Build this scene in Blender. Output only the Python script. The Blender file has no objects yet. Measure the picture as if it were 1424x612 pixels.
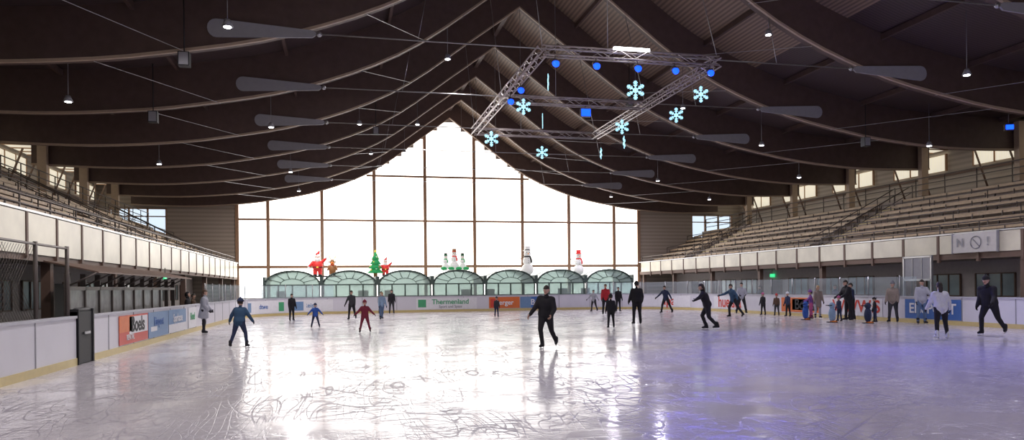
import bpy, math, random
import numpy as np
from mathutils import Vector, Matrix
random.seed(7)
scene=bpy.context.scene
try:
    scene.view_settings.view_transform='Standard'
    scene.view_settings.look='None'
except Exception as e: print(e)
COL=scene.collection
# ------------------------------------------------------------ materials
MC={}
def mat(name,col,rough=.6,metal=0,emit=0,ecol=None,alpha=1,noise=.12,nscale=6,bump=0,spec=None):
    if name in MC: return MC[name]
    m=bpy.data.materials.new(name); m.use_nodes=True
    nt=m.node_tree; N=nt.nodes; L=nt.links
    b=N['Principled BSDF']
    tc=N.new('ShaderNodeTexCoord'); nz=N.new('ShaderNodeTexNoise'); nz.inputs['Scale'].default_value=nscale
    nz.inputs['Detail'].default_value=4
    L.new(tc.outputs['Object'],nz.inputs['Vector'])
    mx=N.new('ShaderNodeMix'); mx.data_type='RGBA'
    a=[max(0,c*(1-noise)) for c in col]; c2=[min(1,c*(1+noise)) for c in col]
    mx.inputs[6].default_value=(*a,1); mx.inputs[7].default_value=(*c2,1)
    L.new(nz.outputs['Fac'],mx.inputs[0]); L.new(mx.outputs[2],b.inputs['Base Color'])
    b.inputs['Roughness'].default_value=rough; b.inputs['Metallic'].default_value=metal
    if spec is not None: b.inputs['Specular IOR Level'].default_value=spec
    if emit:
        b.inputs['Emission Color'].default_value=(*(ecol or col),1); b.inputs['Emission Strength'].default_value=emit
    if bump:
        bp=N.new('ShaderNodeBump'); bp.inputs['Strength'].default_value=bump
        L.new(nz.outputs['Fac'],bp.inputs['Height']); L.new(bp.outputs['Normal'],b.inputs['Normal'])
    if alpha<1: b.inputs['Alpha'].default_value=alpha
    MC[name]=m; return m

def ice_mat():
    m=bpy.data.materials.new('ice_surface'); m.use_nodes=True
    nt=m.node_tree; N=nt.nodes; L=nt.links; b=N['Principled BSDF']
    tc=N.new('ShaderNodeTexCoord')
    def noise(sc,det,vec=None,dist=0):
        n=N.new('ShaderNodeTexNoise'); n.inputs['Scale'].default_value=sc; n.inputs['Detail'].default_value=det
        n.inputs['Distortion'].default_value=dist
        L.new(vec or tc.outputs['Object'],n.inputs['Vector']); return n.outputs['Fac']
    def math_(op,a,bv=None,cl=False):
        n=N.new('ShaderNodeMath'); n.operation=op; n.use_clamp=cl
        for i,x in enumerate([a,bv]):
            if x is None: continue
            if hasattr(x,'links'): L.new(x,n.inputs[i])
            else: n.inputs[i].default_value=x
        return n.outputs[0]
    def mapped(rot,sc,off=0):
        mp=N.new('ShaderNodeMapping'); mp.inputs['Rotation'].default_value=(0,0,rot); mp.inputs['Scale'].default_value=sc; mp.inputs['Location'].default_value=(off,off*2,0)
        L.new(tc.outputs['Object'],mp.inputs['Vector']); return mp.outputs['Vector']
    acc=None
    for rot,sc,ns,w in [(.3,(1,.2,1),.7,.008),(1.2,(.22,1,1),.8,.008),(2.2,(1,.2,1),1.0,.010),(.9,(1,.6,1),.5,.005),(2.8,(.3,1,1),.9,.009),(1.8,(.2,1,1),1.5,.012),(.1,(.15,1,1),1.8,.014),(2.5,(1,.15,1),2.0,.015)]:
        v=noise(ns,0.0,mapped(rot,sc,rot*7))
        for lv in (.36,.45,.53,.61):
            d=math_('ABSOLUTE',math_('SUBTRACT',v,lv))
            ln=math_('SUBTRACT',1,math_('DIVIDE',d,w*.5),True)
            acc=ln if acc is None else math_('ADD',acc,ln)
    br=noise(.6,5); brk=math_('MULTIPLY',math_('SUBTRACT',br,.38,True),6,True)
    scr=math_('MULTIPLY',math_('MINIMUM',acc,1),brk)
    mx=N.new('ShaderNodeMix'); mx.data_type='RGBA'
    big=noise(.25,6)
    mx0=N.new('ShaderNodeMix'); mx0.data_type='RGBA'
    mx0.inputs[6].default_value=(.50,.475,.535,1); mx0.inputs[7].default_value=(.80,.76,.81,1); L.new(big,mx0.inputs[0])
    L.new(mx0.outputs[2],mx.inputs[6]); mx.inputs[7].default_value=(.22,.20,.25,1)
    L.new(math_('MULTIPLY',scr,.75),mx.inputs[0]); L.new(mx.outputs[2],b.inputs['Base Color'])
    med=noise(1.3,6)
    r=math_('ADD',math_('MULTIPLY',med,.15),.05); r=math_('ADD',r,math_('MULTIPLY',scr,.35))
    L.new(r,b.inputs['Roughness']); b.inputs['IOR'].default_value=1.38
    bp=N.new('ShaderNodeBump'); bp.inputs['Strength'].default_value=.33; bp.inputs['Distance'].default_value=.02
    h=math_('SUBTRACT',math_('MULTIPLY',noise(2.2,6),.5),math_('MULTIPLY',scr,.45))
    L.new(h,bp.inputs['Height']); L.new(bp.outputs['Normal'],b.inputs['Normal'])
    return m
def ribbed(name,col,scale=3,rot=(0,0,0),rough=.5,dirn='X',dark=.6,emit=0):
    m=mat(name,col,rough); nt=m.node_tree; N=nt.nodes; L=nt.links; b=N['Principled BSDF']
    w=N.new('ShaderNodeTexWave'); w.bands_direction=dirn; w.inputs['Scale'].default_value=scale; w.inputs['Distortion'].default_value=.1
    tc=N.new('ShaderNodeTexCoord'); L.new(tc.outputs['Object'],w.inputs['Vector'])
    mx=N.new('ShaderNodeMix'); mx.data_type='RGBA'
    mx.inputs[6].default_value=(*[c*dark for c in col],1); mx.inputs[7].default_value=(*col,1)
    L.new(w.outputs['Fac'],mx.inputs[0]); L.new(mx.outputs[2],b.inputs['Base Color'])
    bp=N.new('ShaderNodeBump'); bp.inputs['Strength'].default_value=.5; L.new(w.outputs['Fac'],bp.inputs['Height']); L.new(bp.outputs['Normal'],b.inputs['Normal'])
    if emit:
        L.new(mx.outputs[2],b.inputs['Emission Color']); b.inputs['Emission Strength'].default_value=emit
    return m
def glass(name,col,transp=.7,rough=.1):
    m=bpy.data.materials.new(name); m.use_nodes=True; nt=m.node_tree; N=nt.nodes; L=nt.links
    b=N['Principled BSDF']; b.inputs['Base Color'].default_value=(*col,1); b.inputs['Roughness'].default_value=rough
    t=N.new('ShaderNodeBsdfTransparent'); t.inputs[0].default_value=(*[min(1,c*1.0+.12) for c in col],1)
    nz=N.new('ShaderNodeTexNoise'); nz.inputs['Scale'].default_value=2
    mr=N.new('ShaderNodeMapRange'); mr.inputs[3].default_value=transp-.08; mr.inputs[4].default_value=transp+.08
    L.new(nz.outputs['Fac'],mr.inputs[0])
    mx=N.new('ShaderNodeMixShader'); L.new(mr.outputs[0],mx.inputs[0])
    L.new(b.outputs[0],mx.inputs[1]); L.new(t.outputs[0],mx.inputs[2])
    L.new(mx.outputs[0],N['Material Output'].inputs[0]); return m

# ------------------------------------------------------------ mesh builder
class MB:
    def __init__(s): s.v=[];s.f=[];s.m=[];s.sm=[]
    def add(s,v,f,mi=0,sm=False):
        o=len(s.v); s.v+= [tuple(map(float,x)) for x in v]
        s.f+=[tuple(i+o for i in q) for q in f]; s.m+=[mi]*len(f); s.sm+=[sm]*len(f)
    def box(s,c,d,mi=0,rz=0):
        x,y,z=[k/2 for k in d]; co,si=math.cos(rz),math.sin(rz)
        v=[]
        for a,b_,e in [(-x,-y,-z),(x,-y,-z),(x,y,-z),(-x,y,-z),(-x,-y,z),(x,-y,z),(x,y,z),(-x,y,z)]:
            v.append((c[0]+a*co-b_*si,c[1]+a*si+b_*co,c[2]+e))
        s.add(v,[(0,3,2,1),(4,5,6,7),(0,1,5,4),(1,2,6,5),(2,3,7,6),(3,0,4,7)],mi)
    def bb(s,x0,x1,y0,y1,z0,z1,mi=0):
        s.box(((x0+x1)/2,(y0+y1)/2,(z0+z1)/2),(abs(x1-x0),abs(y1-y0),abs(z1-z0)),mi)
    def rod(s,p0,p1,r0,r1=None,mi=0,n=6,caps=True,sm=True):
        r1=r0 if r1 is None else r1
        p0=Vector(p0);p1=Vector(p1); d=(p1-p0)
        if d.length<1e-6: return
        d.normalize(); a=d.orthogonal().normalized(); b=d.cross(a)
        v=[]
        for p,r in((p0,r0),(p1,r1)):
            for i in range(n):
                t=2*math.pi*i/n; v.append(p+a*(r*math.cos(t))+b*(r*math.sin(t)))
        f=[(i,(i+1)%n,n+(i+1)%n,n+i) for i in range(n)]
        if caps: f+=[tuple(range(n-1,-1,-1)),tuple(range(n,2*n))]
        s.add(v,f,mi,sm)
    def cap(s,p0,p1,r0,r1=None,mi=0,n=10):
        r1=r0 if r1 is None else r1
        p0=Vector(p0);p1=Vector(p1); d=p1-p0
        d=d.normalized() if d.length>1e-6 else Vector((0,0,1)); a=d.orthogonal().normalized(); b=d.cross(a)
        rings=[(p0,r0,t) for t in(-60,-30,0)]+[(p1,r1,t) for t in(0,30,60)]
        v=[p0-d*r0]
        for p,r,t in rings:
            t=math.radians(t)
            for i in range(n):
                u=2*math.pi*i/n
                v.append(p+d*(r*math.sin(t))+(a*math.cos(u)+b*math.sin(u))*(r*math.cos(t)))
        v.append(p1+d*r1); f=[(0,1+(i+1)%n,1+i) for i in range(n)]
        for k in range(5):
            for i in range(n): f.append((1+k*n+i,1+k*n+(i+1)%n,1+(k+1)*n+(i+1)%n,1+(k+1)*n+i))
        e=len(v)-1; f+=[(e,1+5*n+i,1+5*n+(i+1)%n) for i in range(n)]
        s.add(v,f,mi,True)
    def ell(s,c,r,mi=0,R=None,nu=12,nv=8,fn=None,keep=None):
        c=Vector(c); vs=[]
        def P(x,y,z):
            p=(x,y,z)
            if fn: p=fn(p)
            q=Vector((p[0]*r[0],p[1]*r[1],p[2]*r[2]))
            if R is not None: q=R@q
            return c+q
        vs.append(P(0,0,-1))
        raw=[(0,0,-1)]
        for j in range(1,nv):
            t=-math.pi/2+math.pi*j/nv
            for i in range(nu):
                u=2*math.pi*i/nu; w=(math.cos(t)*math.cos(u),math.cos(t)*math.sin(u),math.sin(t)); raw.append(w); vs.append(P(*w))
        vs.append(P(0,0,1)); raw.append((0,0,1))
        f=[(0,1+(i+1)%nu,1+i) for i in range(nu)]
        for j in range(nv-2):
            for i in range(nu): f.append((1+j*nu+i,1+j*nu+(i+1)%nu,1+(j+1)*nu+(i+1)%nu,1+(j+1)*nu+i))
        e=len(vs)-1; f+=[(e,1+(nv-2)*nu+i,1+(nv-2)*nu+(i+1)%nu) for i in range(nu)]
        if keep:
            f=[q for q in f if keep(*[sum(raw[i][k] for i in q)/len(q) for k in range(3)])]
        s.add(vs,f,mi,True)
    def prism(s,poly,axis,a0,a1,mi=0):
        n=len(poly); v=[]
        for a in(a0,a1):
            for p,q in poly:
                v.append((a,p,q) if axis=='x' else (p,a,q) if axis=='y' else (p,q,a))
        f=[tuple(range(n-1,-1,-1)),tuple(range(n,2*n))]+[(i,(i+1)%n,n+(i+1)%n,n+i) for i in range(n)]
        s.add(v,f,mi)
    def obj(s,name,mats,parent=None,loc=None,rz=0):
        me=bpy.data.meshes.new(name); me.from_pydata(s.v,[],s.f); me.update()
        for m in mats: me.materials.append(m)
        me.polygons.foreach_set('material_index',s.m); me.polygons.foreach_set('use_smooth',s.sm)
        o=bpy.data.objects.new(name,me); COL.objects.link(o)
        if parent: o.parent=parent
        if loc: o.location=loc
        o.rotation_euler[2]=rz
        return o
def empty(name,loc=(0,0,0)):
    o=bpy.data.objects.new(name,None); COL.objects.link(o); o.location=loc; o.empty_display_size=.2; return o
def text(body,loc,size,n,m,parent,name='lettering',sx=1,shear=0):
    c=bpy.data.curves.new(name,'FONT'); c.body=body; c.size=size; c.align_x='CENTER'; c.align_y='CENTER'; c.extrude=.004; c.offset=size*.018; c.shear=shear
    c.materials.append(m); o=bpy.data.objects.new(name,c); COL.objects.link(o)
    u=(-n[1],n[0]); rz=math.atan2(u[1],u[0]); o.rotation_euler=(math.pi/2,0,rz); o.location=loc; o.scale=(sx,1,1); o.parent=parent
    return o
# ------------------------------------------------------------ geometry constants
XC=9.0; YF=62.0; YB=-10.0; DK=1.65
tab=[(0,15.95),(2.1,14.4),(6.3,11.4),(10.5,9.65),(14.7,8.75),(17,8.45),(20,8.25),(24,8.3),(27,8.5)]
TT=[a for a,b in tab]; ZZ=[b for a,b in tab]
def zb(t):
    t=min(abs(t),26.999)
    for i in range(len(TT)-1):
        if TT[i]<=t<=TT[i+1]: break
    def sl(k):
        if k==0: return (ZZ[1]-ZZ[0])/(TT[1]-TT[0])
        if k==len(TT)-1: return (ZZ[-1]-ZZ[-2])/(TT[-1]-TT[-2])
        return (ZZ[k+1]-ZZ[k-1])/(TT[k+1]-TT[k-1])
    h=TT[i+1]-TT[i]; u=(t-TT[i])/h
    return (2*u**3-3*u*u+1)*ZZ[i]+(u**3-2*u*u+u)*h*sl(i)+(-2*u**3+3*u*u)*ZZ[i+1]+(u**3-u*u)*h*sl(i+1)
FR=[61.75]+[62-6.3*k for k in range(1,12)]
# ------------------------------------------------------------ materials list
M_ice=ice_mat()
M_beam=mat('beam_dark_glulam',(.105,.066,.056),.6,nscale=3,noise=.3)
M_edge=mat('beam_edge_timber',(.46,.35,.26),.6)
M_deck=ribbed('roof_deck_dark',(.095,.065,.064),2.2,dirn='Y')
M_deck_lit=ribbed('roof_deck_ribbed_lit',(.32,.225,.165),2.0,dirn='X',dark=.45)  # lighter brown paints window light onto the ribbed deck by the ridge
M_steel=mat('galvanised_steel',(.45,.45,.47),.35,.8)
M_dsteel=mat('dark_steel',(.13,.11,.10),.5,.4)
M_gus=mat('gusset_grey_panel',(.26,.25,.27),.6,emit=.02,ecol=(.6,.58,.65))  # faint emission added to brighten the gussets, which are no lamps
M_white=mat('board_white',(.68,.67,.74),.35,noise=.05,nscale=2)
M_yel=mat('kickplate_yellow',(.62,.50,.22),.4)
M_cap=mat('board_cap',(.50,.50,.56),.4)
M_black=mat('black_rubber',(.018,.018,.022),.6)
M_conc=mat('concrete',(.38,.32,.28),.8,bump=.2,noise=.25)
M_floor=mat('rubber_floor',(.12,.11,.11),.7,bump=.1)
M_wood=mat('bench_timber',(.58,.44,.29),.55,nscale=4,noise=.3)
M_cream=mat('parapet_cream',(.74,.68,.54),.35,noise=.4,nscale=.8)  # broad strong blotches paint marbled reflections into the cream
M_brown=mat('brown_cladding',(.16,.10,.075),.6)
M_beige=ribbed('wall_cladding_beige',(.50,.43,.36),1.0,dirn='Z',dark=.75)
M_col=mat('column_timber',(.50,.38,.28),.6)
M_win=mat('daylight_glazing',(.9,.9,.9),.3,emit=3.6,ecol=(1,.97,.92))
M_winb=mat('daylight_glazing_blue',(.5,.6,.7),.3,emit=1.0,ecol=(.72,.86,1))
M_winback=mat('daylight_glazing_rear',(.7,.7,.8),.3,emit=.75,ecol=(1,.95,.92))
M_sky=ribbed('translucent_eave_sheet',(.80,.74,.60),3,dirn='Y',dark=.7,emit=.9)
M_mull=mat('mullion_brown',(.42,.25,.15),.5)
M_teal=glass('pale_green_glass',(.50,.60,.57),.45)
M_vault=glass('vault_polycarbonate',(.46,.50,.49),.32,.4)
M_tealf=mat('green_frame',(.075,.11,.10),.5)
M_plex=glass('plexiglass',(.8,.85,.88),.86)
M_red=mat('ad_red',(.62,.05,.03),.4); M_orange=mat('ad_orange',(.72,.17,.04),.4)
M_blue=mat('ad_blue',(.05,.14,.42),.4); M_lblue=mat('ad_light_blue',(.16,.28,.48),.4); M_green=mat('ad_green',(.06,.35,.16),.4)
M_pw=mat('ad_white',(.78,.78,.82),.4); M_grey=mat('mid_grey',(.3,.3,.33),.5); M_dim=mat('sign_offwhite',(.60,.58,.56),.5)
M_bulb=mat('lamp_glow_white',(1,1,1),.3,emit=14,ecol=(.95,.97,1))
M_bblue=mat('lamp_glow_blue',(.0,.02,.8),.3,emit=3.5,ecol=(.006,.06,1))
M_snow=mat('snowflake_led',(.5,.8,.9),.3,emit=1.25,ecol=(.42,.82,1))
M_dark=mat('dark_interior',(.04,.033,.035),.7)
# ------------------------------------------------------------ floor and ice
b=MB(); b.bb(-18,36,YB,YF+.3,-.3,-.03); b.obj('floor',[M_floor])
RX0,RX1,RY0,RY1,RR=-6.,24.,-6.,53.,7.
LS=RY1-RR-RY0; LA=RR*math.pi/2; LT=RX1-RX0-2*RR
SA=LS; SB=SA+LA; SC=SB+LT; SD=SC+LA; SE=SD+LS
def path(s):
    if s<=SA: return (RX0,RY0+s),(1,0)
    if s<=SB:
        a=math.pi-(s-SA)/RR; c=(RX0+RR,RY1-RR); return (c[0]+RR*math.cos(a),c[1]+RR*math.sin(a)),(-math.cos(a),-math.sin(a))
    if s<=SC: return (RX0+RR+s-SB,RY1),(0,-1)
    if s<=SD:
        a=math.pi/2-(s-SC)/RR; c=(RX1-RR,RY1-RR); return (c[0]+RR*math.cos(a),c[1]+RR*math.sin(a)),(-math.cos(a),-math.sin(a))
    return (RX1,RY1-RR-(s-SD)),(-1,0)
def sL(Y): return Y-RY0
def sF(X): return SB+X-(RX0+RR)
def sR(Y): return SD+(RY1-RR-Y)
def samples(s0,s1):
    k=[s0]
    for e in (SA,SB,SC,SD):
        if s0<e<s1: k.append(e)
    k.append(s1); out=[]
    for a,c in zip(k[:-1],k[1:]):
        mid=(a+c)/2; n=1
        if SA<mid<SB or SC<mid<SD: n=max(1,int((c-a)/.45)+1)
        for i in range(n): out.append(a+(c-a)*i/n)
    out.append(s1); return out
def strip(mb,s0,s1,o0,o1,z0,z1,mi=0):
    ss=samples(s0,s1); v=[]
    for s in ss:
        p,n=path(s)
        for o,z in((o0,z0),(o1,z0),(o1,z1),(o0,z1)): v.append((p[0]+n[0]*o,p[1]+n[1]*o,z))
    f=[]
    for i in range(len(ss)-1):
        for j in range(4): f.append((i*4+j,i*4+(j+1)%4,(i+1)*4+(j+1)%4,(i+1)*4+j))
    e=(len(ss)-1)*4; f+=[(3,2,1,0),(e,e+1,e+2,e+3)]
    mb.add(v,f,mi)
b=MB(); ss=samples(0,SE); poly=[path(s)[0] for s in ss]; b.prism(poly,'z',-.03,0); b.obj('ice_rink',[M_ice])
# boards
BH=1.15; b=MB()
GY0,GY1=19.0,20.1
for s0,s1 in((0,sL(GY0)-.02),(sL(GY1)+.02,SE)):
    strip(b,s0,s1,-.10,0,.0,BH-.06,0); strip(b,s0,s1,0,.02,0,.17,1); strip(b,s0,s1,-.14,.03,BH-.06,BH,2)
s=1.0
while s<SE:
    if not sL(GY0)-.1<s<sL(GY1)+.1: strip(b,s,s+.035,0,.012,.17,BH-.06,3)
    s+=2.4
b.bb(RX0,RX1,RY0-.1,RY0,0,BH,0)
boards=b.obj('rink_dasher_boards',[M_white,M_yel,M_cap,M_grey])
g=MB(); g.bb(-6.16,-5.98,GY0,GY1,0.02,1.24); g.bb(-6.2,-5.95,GY0,GY0+.08,0,1.3); g.bb(-6.2,-5.95,GY1-.08,GY1,0,1.3)
g.cap((-6.05,GY0+.08,1.27),(-6.05,GY1-.08,1.27),.06); g.bb(-5.97,-5.94,19.4,19.8,.7,.76,1); g.obj('rink_gate',[M_black,M_steel])
# ads
def ad(name,s0,s1,m,items=(),z0=.2,z1=1.02,extra=()):
    e=MB(); strip(e,s0,s1,.013,.022,z0,z1,0)
    for (a,c,za,zc,mi) in extra: strip(e,s0+(s1-s0)*a,s0+(s1-s0)*c,.022,.027,za,zc,mi)
    o=e.obj(name,[m,M_pw,M_red,M_lblue,M_green,M_black,M_orange])
    for (bd,fr,z,size,mm,sx) in items:
        p,n=path(s0+(s1-s0)*fr); text(bd,(p[0]+n[0]*.032,p[1]+n[1]*.032,z),size,n,mm,o,sx=sx)
    return o
ad('advertising_banner',sL(22.3),sL(25.4),M_red,[('Boels',.62,.72,.62,M_black,1.1),('RENTAL',.35,.38,.22,M_pw,1)],extra=[(.0,.45,.55,1.0,6),(.32,.98,.47,.97,1)])
ad('advertising_banner',sL(25.5),sL(28.2),M_lblue,[('Eissport',.5,.7,.4,M_blue,1)],extra=[(0,1,.2,.38,3),(.1,.4,.4,.55,1)])
ad('advertising_banner',sL(28.3),sL(31.3),M_lblue,[('Sparkasse',.5,.7,.4,M_pw,1)],extra=[(0,1,.2,.5,1)])
ad('advertising_banner',sL(31.8),sL(33.4),M_pw,[('Hotel',.5,.65,.4,M_green,1)])
ad('advertising_banner',SA+2.2,SA+5.8,M_pw,[('Stadtwerke',.5,.62,.42,M_blue,1)],extra=[(.0,.12,.3,.9,3),(.88,1,.3,.9,4)])
ad('advertising_banner',SA+6.4,SA+9.4,M_pw,[('Reisen',.5,.62,.42,M_lblue,1)],extra=[(.0,.3,.3,.9,3)])
ad('advertising_banner',sF(5.2),sF(9.6),M_pw,[('Thermenland',.56,.72,.5,M_green,1),('Sport und Spass',.56,.38,.26,M_grey,1)],extra=[(.03,.16,.35,.9,4)])
ad('advertising_banner',sF(10.5),sF(12.8),M_orange,[('Berger',.5,.6,.5,M_pw,1)],extra=[(.05,.3,.3,.9,2)])
ad('advertising_banner',sF(12.85),sF(14.9),M_blue,[('Bad',.6,.6,.6,M_pw,1)],extra=[(0,.4,.2,1.02,3)])
ad('advertising_banner',SC+5.2,SC+9.4,M_pw,[('hallpack',.5,.62,.92,M_red,.95)])
ad('advertising_banner',sR(44.6),sR(40.6),M_pw,[('huelsta',.5,.62,1.0,M_red,1.0)])
ad('advertising_banner',sR(36.9),sR(33.5),M_pw,[('Boels',.62,.62,.8,M_black,1.0)],extra=[(0,.98,.22,1.0,6),(.3,.95,.33,.92,1)])
ad('advertising_banner',sR(32.6),sR(29.0),M_pw,[('WWW.S',.5,.62,.8,M_red,1.1)])
ad('advertising_banner',sR(27.6),sR(24.6),M_blue,[('EISSPORT',.5,.62,.6,M_pw,1)],extra=[])
# plexiglass screens at far end + right side with posts
def screens(name,s0,s1,h):
    e=MB(); s=s0
    while s<s1-.1:
        p,n=path(s); e.rod((p[0]-n[0]*.06,p[1]-n[1]*.06,BH),(p[0]-n[0]*.06,p[1]-n[1]*.06,BH+h),.03,mi=1)
        strip(e,s+.05,min(s+2.0,s1)-.02,-.07,-.055,BH,BH+h-.05,0); s+=2.0
    e.obj(name,[M_plex,M_steel])
screens('protective_glass_screen',sL(36),sF(-.5),.9)
screens('protective_glass_screen',SC+1,sR(27),.9)
# left netting + poles
b=MB()
for y in (12.0,17.0,18.8): b.rod((-6.12,y,BH+.01),(-6.12,y,2.75),.045,mi=0,n=8)
for k in range(110):
    y0=8+k*.12
    for sg in(1,-1):
        ya,yc=(y0,y0+1.5) if sg==1 else (y0+1.5,y0)
        if max(ya,yc)<17.0: b.rod((-6.12,ya,BH+.01),(-6.12,yc,2.65),.0045,mi=0,n=3,caps=False)
b.rod((-6.12,8,2.7),(-6.12,18.8,2.7),.03,mi=0); b.obj('safety_netting',[M_dsteel,M_grey])
# ------------------------------------------------------------ roof
def ceil_strip(name,t0,t1,sg,mat_,y0,y1,off=DK,thick=.12,step=1.0):
    e=MB(); n=max(2,int((t1-t0)/step)); v=[]
    for i in range(n+1):
        t=t0+(t1-t0)*i/n; x=XC+sg*t; z=zb(t)+off
        for y,zz in((y0,z),(y1,z),(y1,z+thick),(y0,z+thick)): v.append((x,y,zz))
    f=[]
    for i in range(n):
        for j in range(4): f.append((i*4+j,i*4+(j+1)%4,(i+1)*4+(j+1)%4,(i+1)*4+j))
    e.add(v,f,0,False); return e.obj(name,[mat_])
ceil=empty('ceiling')
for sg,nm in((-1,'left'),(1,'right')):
    tt=9.5 if sg>0 else 3  # reach of the deck strip with window light in its colour
    o=ceil_strip('deck_inner_'+nm,0,tt,sg,M_deck_lit,YB,YF+.3); o.parent=ceil
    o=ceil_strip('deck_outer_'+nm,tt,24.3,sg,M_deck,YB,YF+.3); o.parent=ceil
    o=ceil_strip('deck_eave_'+nm,24.3,27,sg,M_deck,YB,YF+.3,off=DK-.1); o.parent=ceil
for sg in(-1,1):
    for k in range(len(FR)-1):
        ya,yc=FR[k+1],FR[k]; e=MB(); t0,t1=24.6,26.8; z0=zb(24.5)+DK-.2
        x0,x1=sorted((XC+sg*t0,XC+sg*t1)); e.bb(x0,x1,ya+.8,yc-1.0,z0,z0+.04,0)
        for q in range(5): e.bb(x0,x1,ya+.8+q*(yc-ya-1.8)/4-.03,ya+.8+q*(yc-ya-1.8)/4+.03,z0-.06,z0,1)
        xw=XC+sg*26.9; xa,xb=sorted((xw,xw-sg*.05)); e.bb(xa,xb,ya+1.0,yc-1.0,8.55,9.5,0)
        for q in range(4): yy=ya+1+q*(yc-ya-2)/3; e.bb(xa-.03,xb+.03,yy-.05,yy+.05,8.5,9.55,1)
        e.obj('eave_skylight',[M_sky,M_mull])
for yf in FR:
    e=MB(); w=.16
    N_=26
    for sg in(-1,1):
        v=[];vc=[]
        for i in range(N_+1):
            t=24.6*i/N_; x=XC+sg*t; z=zb(t)
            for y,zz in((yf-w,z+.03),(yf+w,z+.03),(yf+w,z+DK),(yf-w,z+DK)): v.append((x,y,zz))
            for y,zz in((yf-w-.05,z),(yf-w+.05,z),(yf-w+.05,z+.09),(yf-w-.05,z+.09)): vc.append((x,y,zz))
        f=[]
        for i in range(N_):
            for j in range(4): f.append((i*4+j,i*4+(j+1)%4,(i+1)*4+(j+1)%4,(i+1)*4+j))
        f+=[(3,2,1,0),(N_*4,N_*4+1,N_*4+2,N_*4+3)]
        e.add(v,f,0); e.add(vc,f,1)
    if yf<61:
        yg=yf-w-.05
        for sg in(-1,1):
            # tapered rounded gusset paddle
            x1=XC+sg*9.7; L_=3.2; pts=[]
            for i in range(9):
                a=-math.pi/2+math.pi*i/8; pts.append((x1+sg*(L_-.26+.26*math.cos(a)),9.72+.28*math.sin(a)))
            pts+= [(x1+sg*.1,9.83),(x1,9.78),(x1,9.68),(x1+sg*.1,9.60)]
            e.prism(pts,'y',yg-.03,yg+.03,2)
            e.ell((x1-sg*.1,yg,9.73),(.09,.07,.09),3)
        e.rod((XC-9.7,yg,9.73),(XC+9.7,yg,9.73),.022,mi=3,n=6)
        e.rod((XC,yg,9.73),(XC,yg,15.9),.012,mi=3,n=5)
        for tx in(-6.5,6.5): e.rod((XC+tx,yg,9.73),(XC+tx*.95,yg,zb(tx)+.1),.01,mi=3,n=4)
    e.obj('roof_beam',[M_beam,M_edge,M_gus,M_steel])
e=MB(); e.bb(XC-.12,XC+.12,YB,YF-.2,16.6,17.3,0)
for t in (3,7,11,15,19,23):
    for sg in(-1,1): e.bb(XC+sg*t-.06,XC+sg*t+.06,YB,YF-.1,zb(t)+DK-.24,zb(t)+DK-.02,0)
e.obj('roof_purlins',[M_beam])
# longitudinal bracing cables with zigzag
e=MB()
for sg in(-1,1):
    for t,zo in((13.5,-.0),(5.5,0)):
        for k in range(len(FR)-1):
            e.rod((XC+sg*t,FR[k],zb(t)+.02),(XC+sg*(t+2.6),FR[k+1],zb(t+2.6)+.02),.012,mi=0,n=4,caps=False)
e.obj('bracing_cables',[M_steel])
# ------------------------------------------------------------ gable walls
def gable(Y,name):
    hw=17.0
    e=MB()
    th=.3; y0,y1=(Y,Y+th)
    for sg in(-1,1):
        def bx(ta,tb,za,zc): 
            x0,x1=sorted((XC+sg*ta,XC+sg*tb)); e.bb(x0,x1,y0,y1,za,zc,0)
        bx(hw,27,-.03,6.05); bx(hw,22.2,6.05,8.15); bx(26.2,27,6.05,8.15); bx(hw,27,8.15,10.3)
    for t in np.linspace(-17,16,34):
        e.bb(XC+t,XC+t+1,y0,y1,min(zb(t),zb(t+1))+.5,max(zb(t),zb(t+1))+1.8,0)
    w=e.obj(name,[M_beige])
    return w
gable(YF,'wall_far'); gable(YB-.3,'wall_back')
S_=4.19
def bigwindow(Y,glz,name,d):
    e=MB(); xs=[-17]+[(-3.5+k)*S_ for k in range(8)]+[17]
    fine=np.linspace(-17,17,69); pts=[(XC+t,zb(t)+.5) for t in fine]
    poly=[(XC-17,0.0)]+pts+[(XC+17,0.0)]
    yg=Y-d*.12; e.prism(poly,'y',yg,yg+.03,0)
    for t in xs:
        x=XC+t; z=zb(t)+.3; e.bb(x-.13,x+.13,Y-.1 if d<0 else Y-.05,Y+.05 if d<0 else Y+.1,0,z,1)
    for z in(3.55,7.35,11.05):
        tmax=17
        while zb(tmax)<z and tmax>0: tmax-=.1
        hh=.08 if z>4 else .11
        e.bb(XC-tmax,XC+tmax,Y-.08,Y+.06,z-hh,z+hh,1)
    e.bb(XC-17,XC+17,Y-.08,Y+.06,1.0,1.08,1)
    return e.obj(name,[glz,M_mull])
bigwindow(YF,M_win,'window_1',-1)
bigwindow(YB,M_winback,'window_2',1)
for sg,nm in((-1,'window_3'),(1,'window_4')):
    e=MB(); x0,x1=sorted((XC+sg*22.2,XC+sg*26.2)); e.bb(x0,x1,YF+.15,YF+.18,6.05,8.15,0)
    for q in range(4):
        x=x0+(x1-x0)*q/3; e.bb(x-.06,x+.06,YF-.03,YF+.12,6.05,8.15,1)
    for z in(6.1,7.5,8.1): e.bb(x0,x1,YF-.03,YF+.12,z-.04,z+.04,1)
    e.obj(nm,[M_winb,M_mull])
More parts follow.
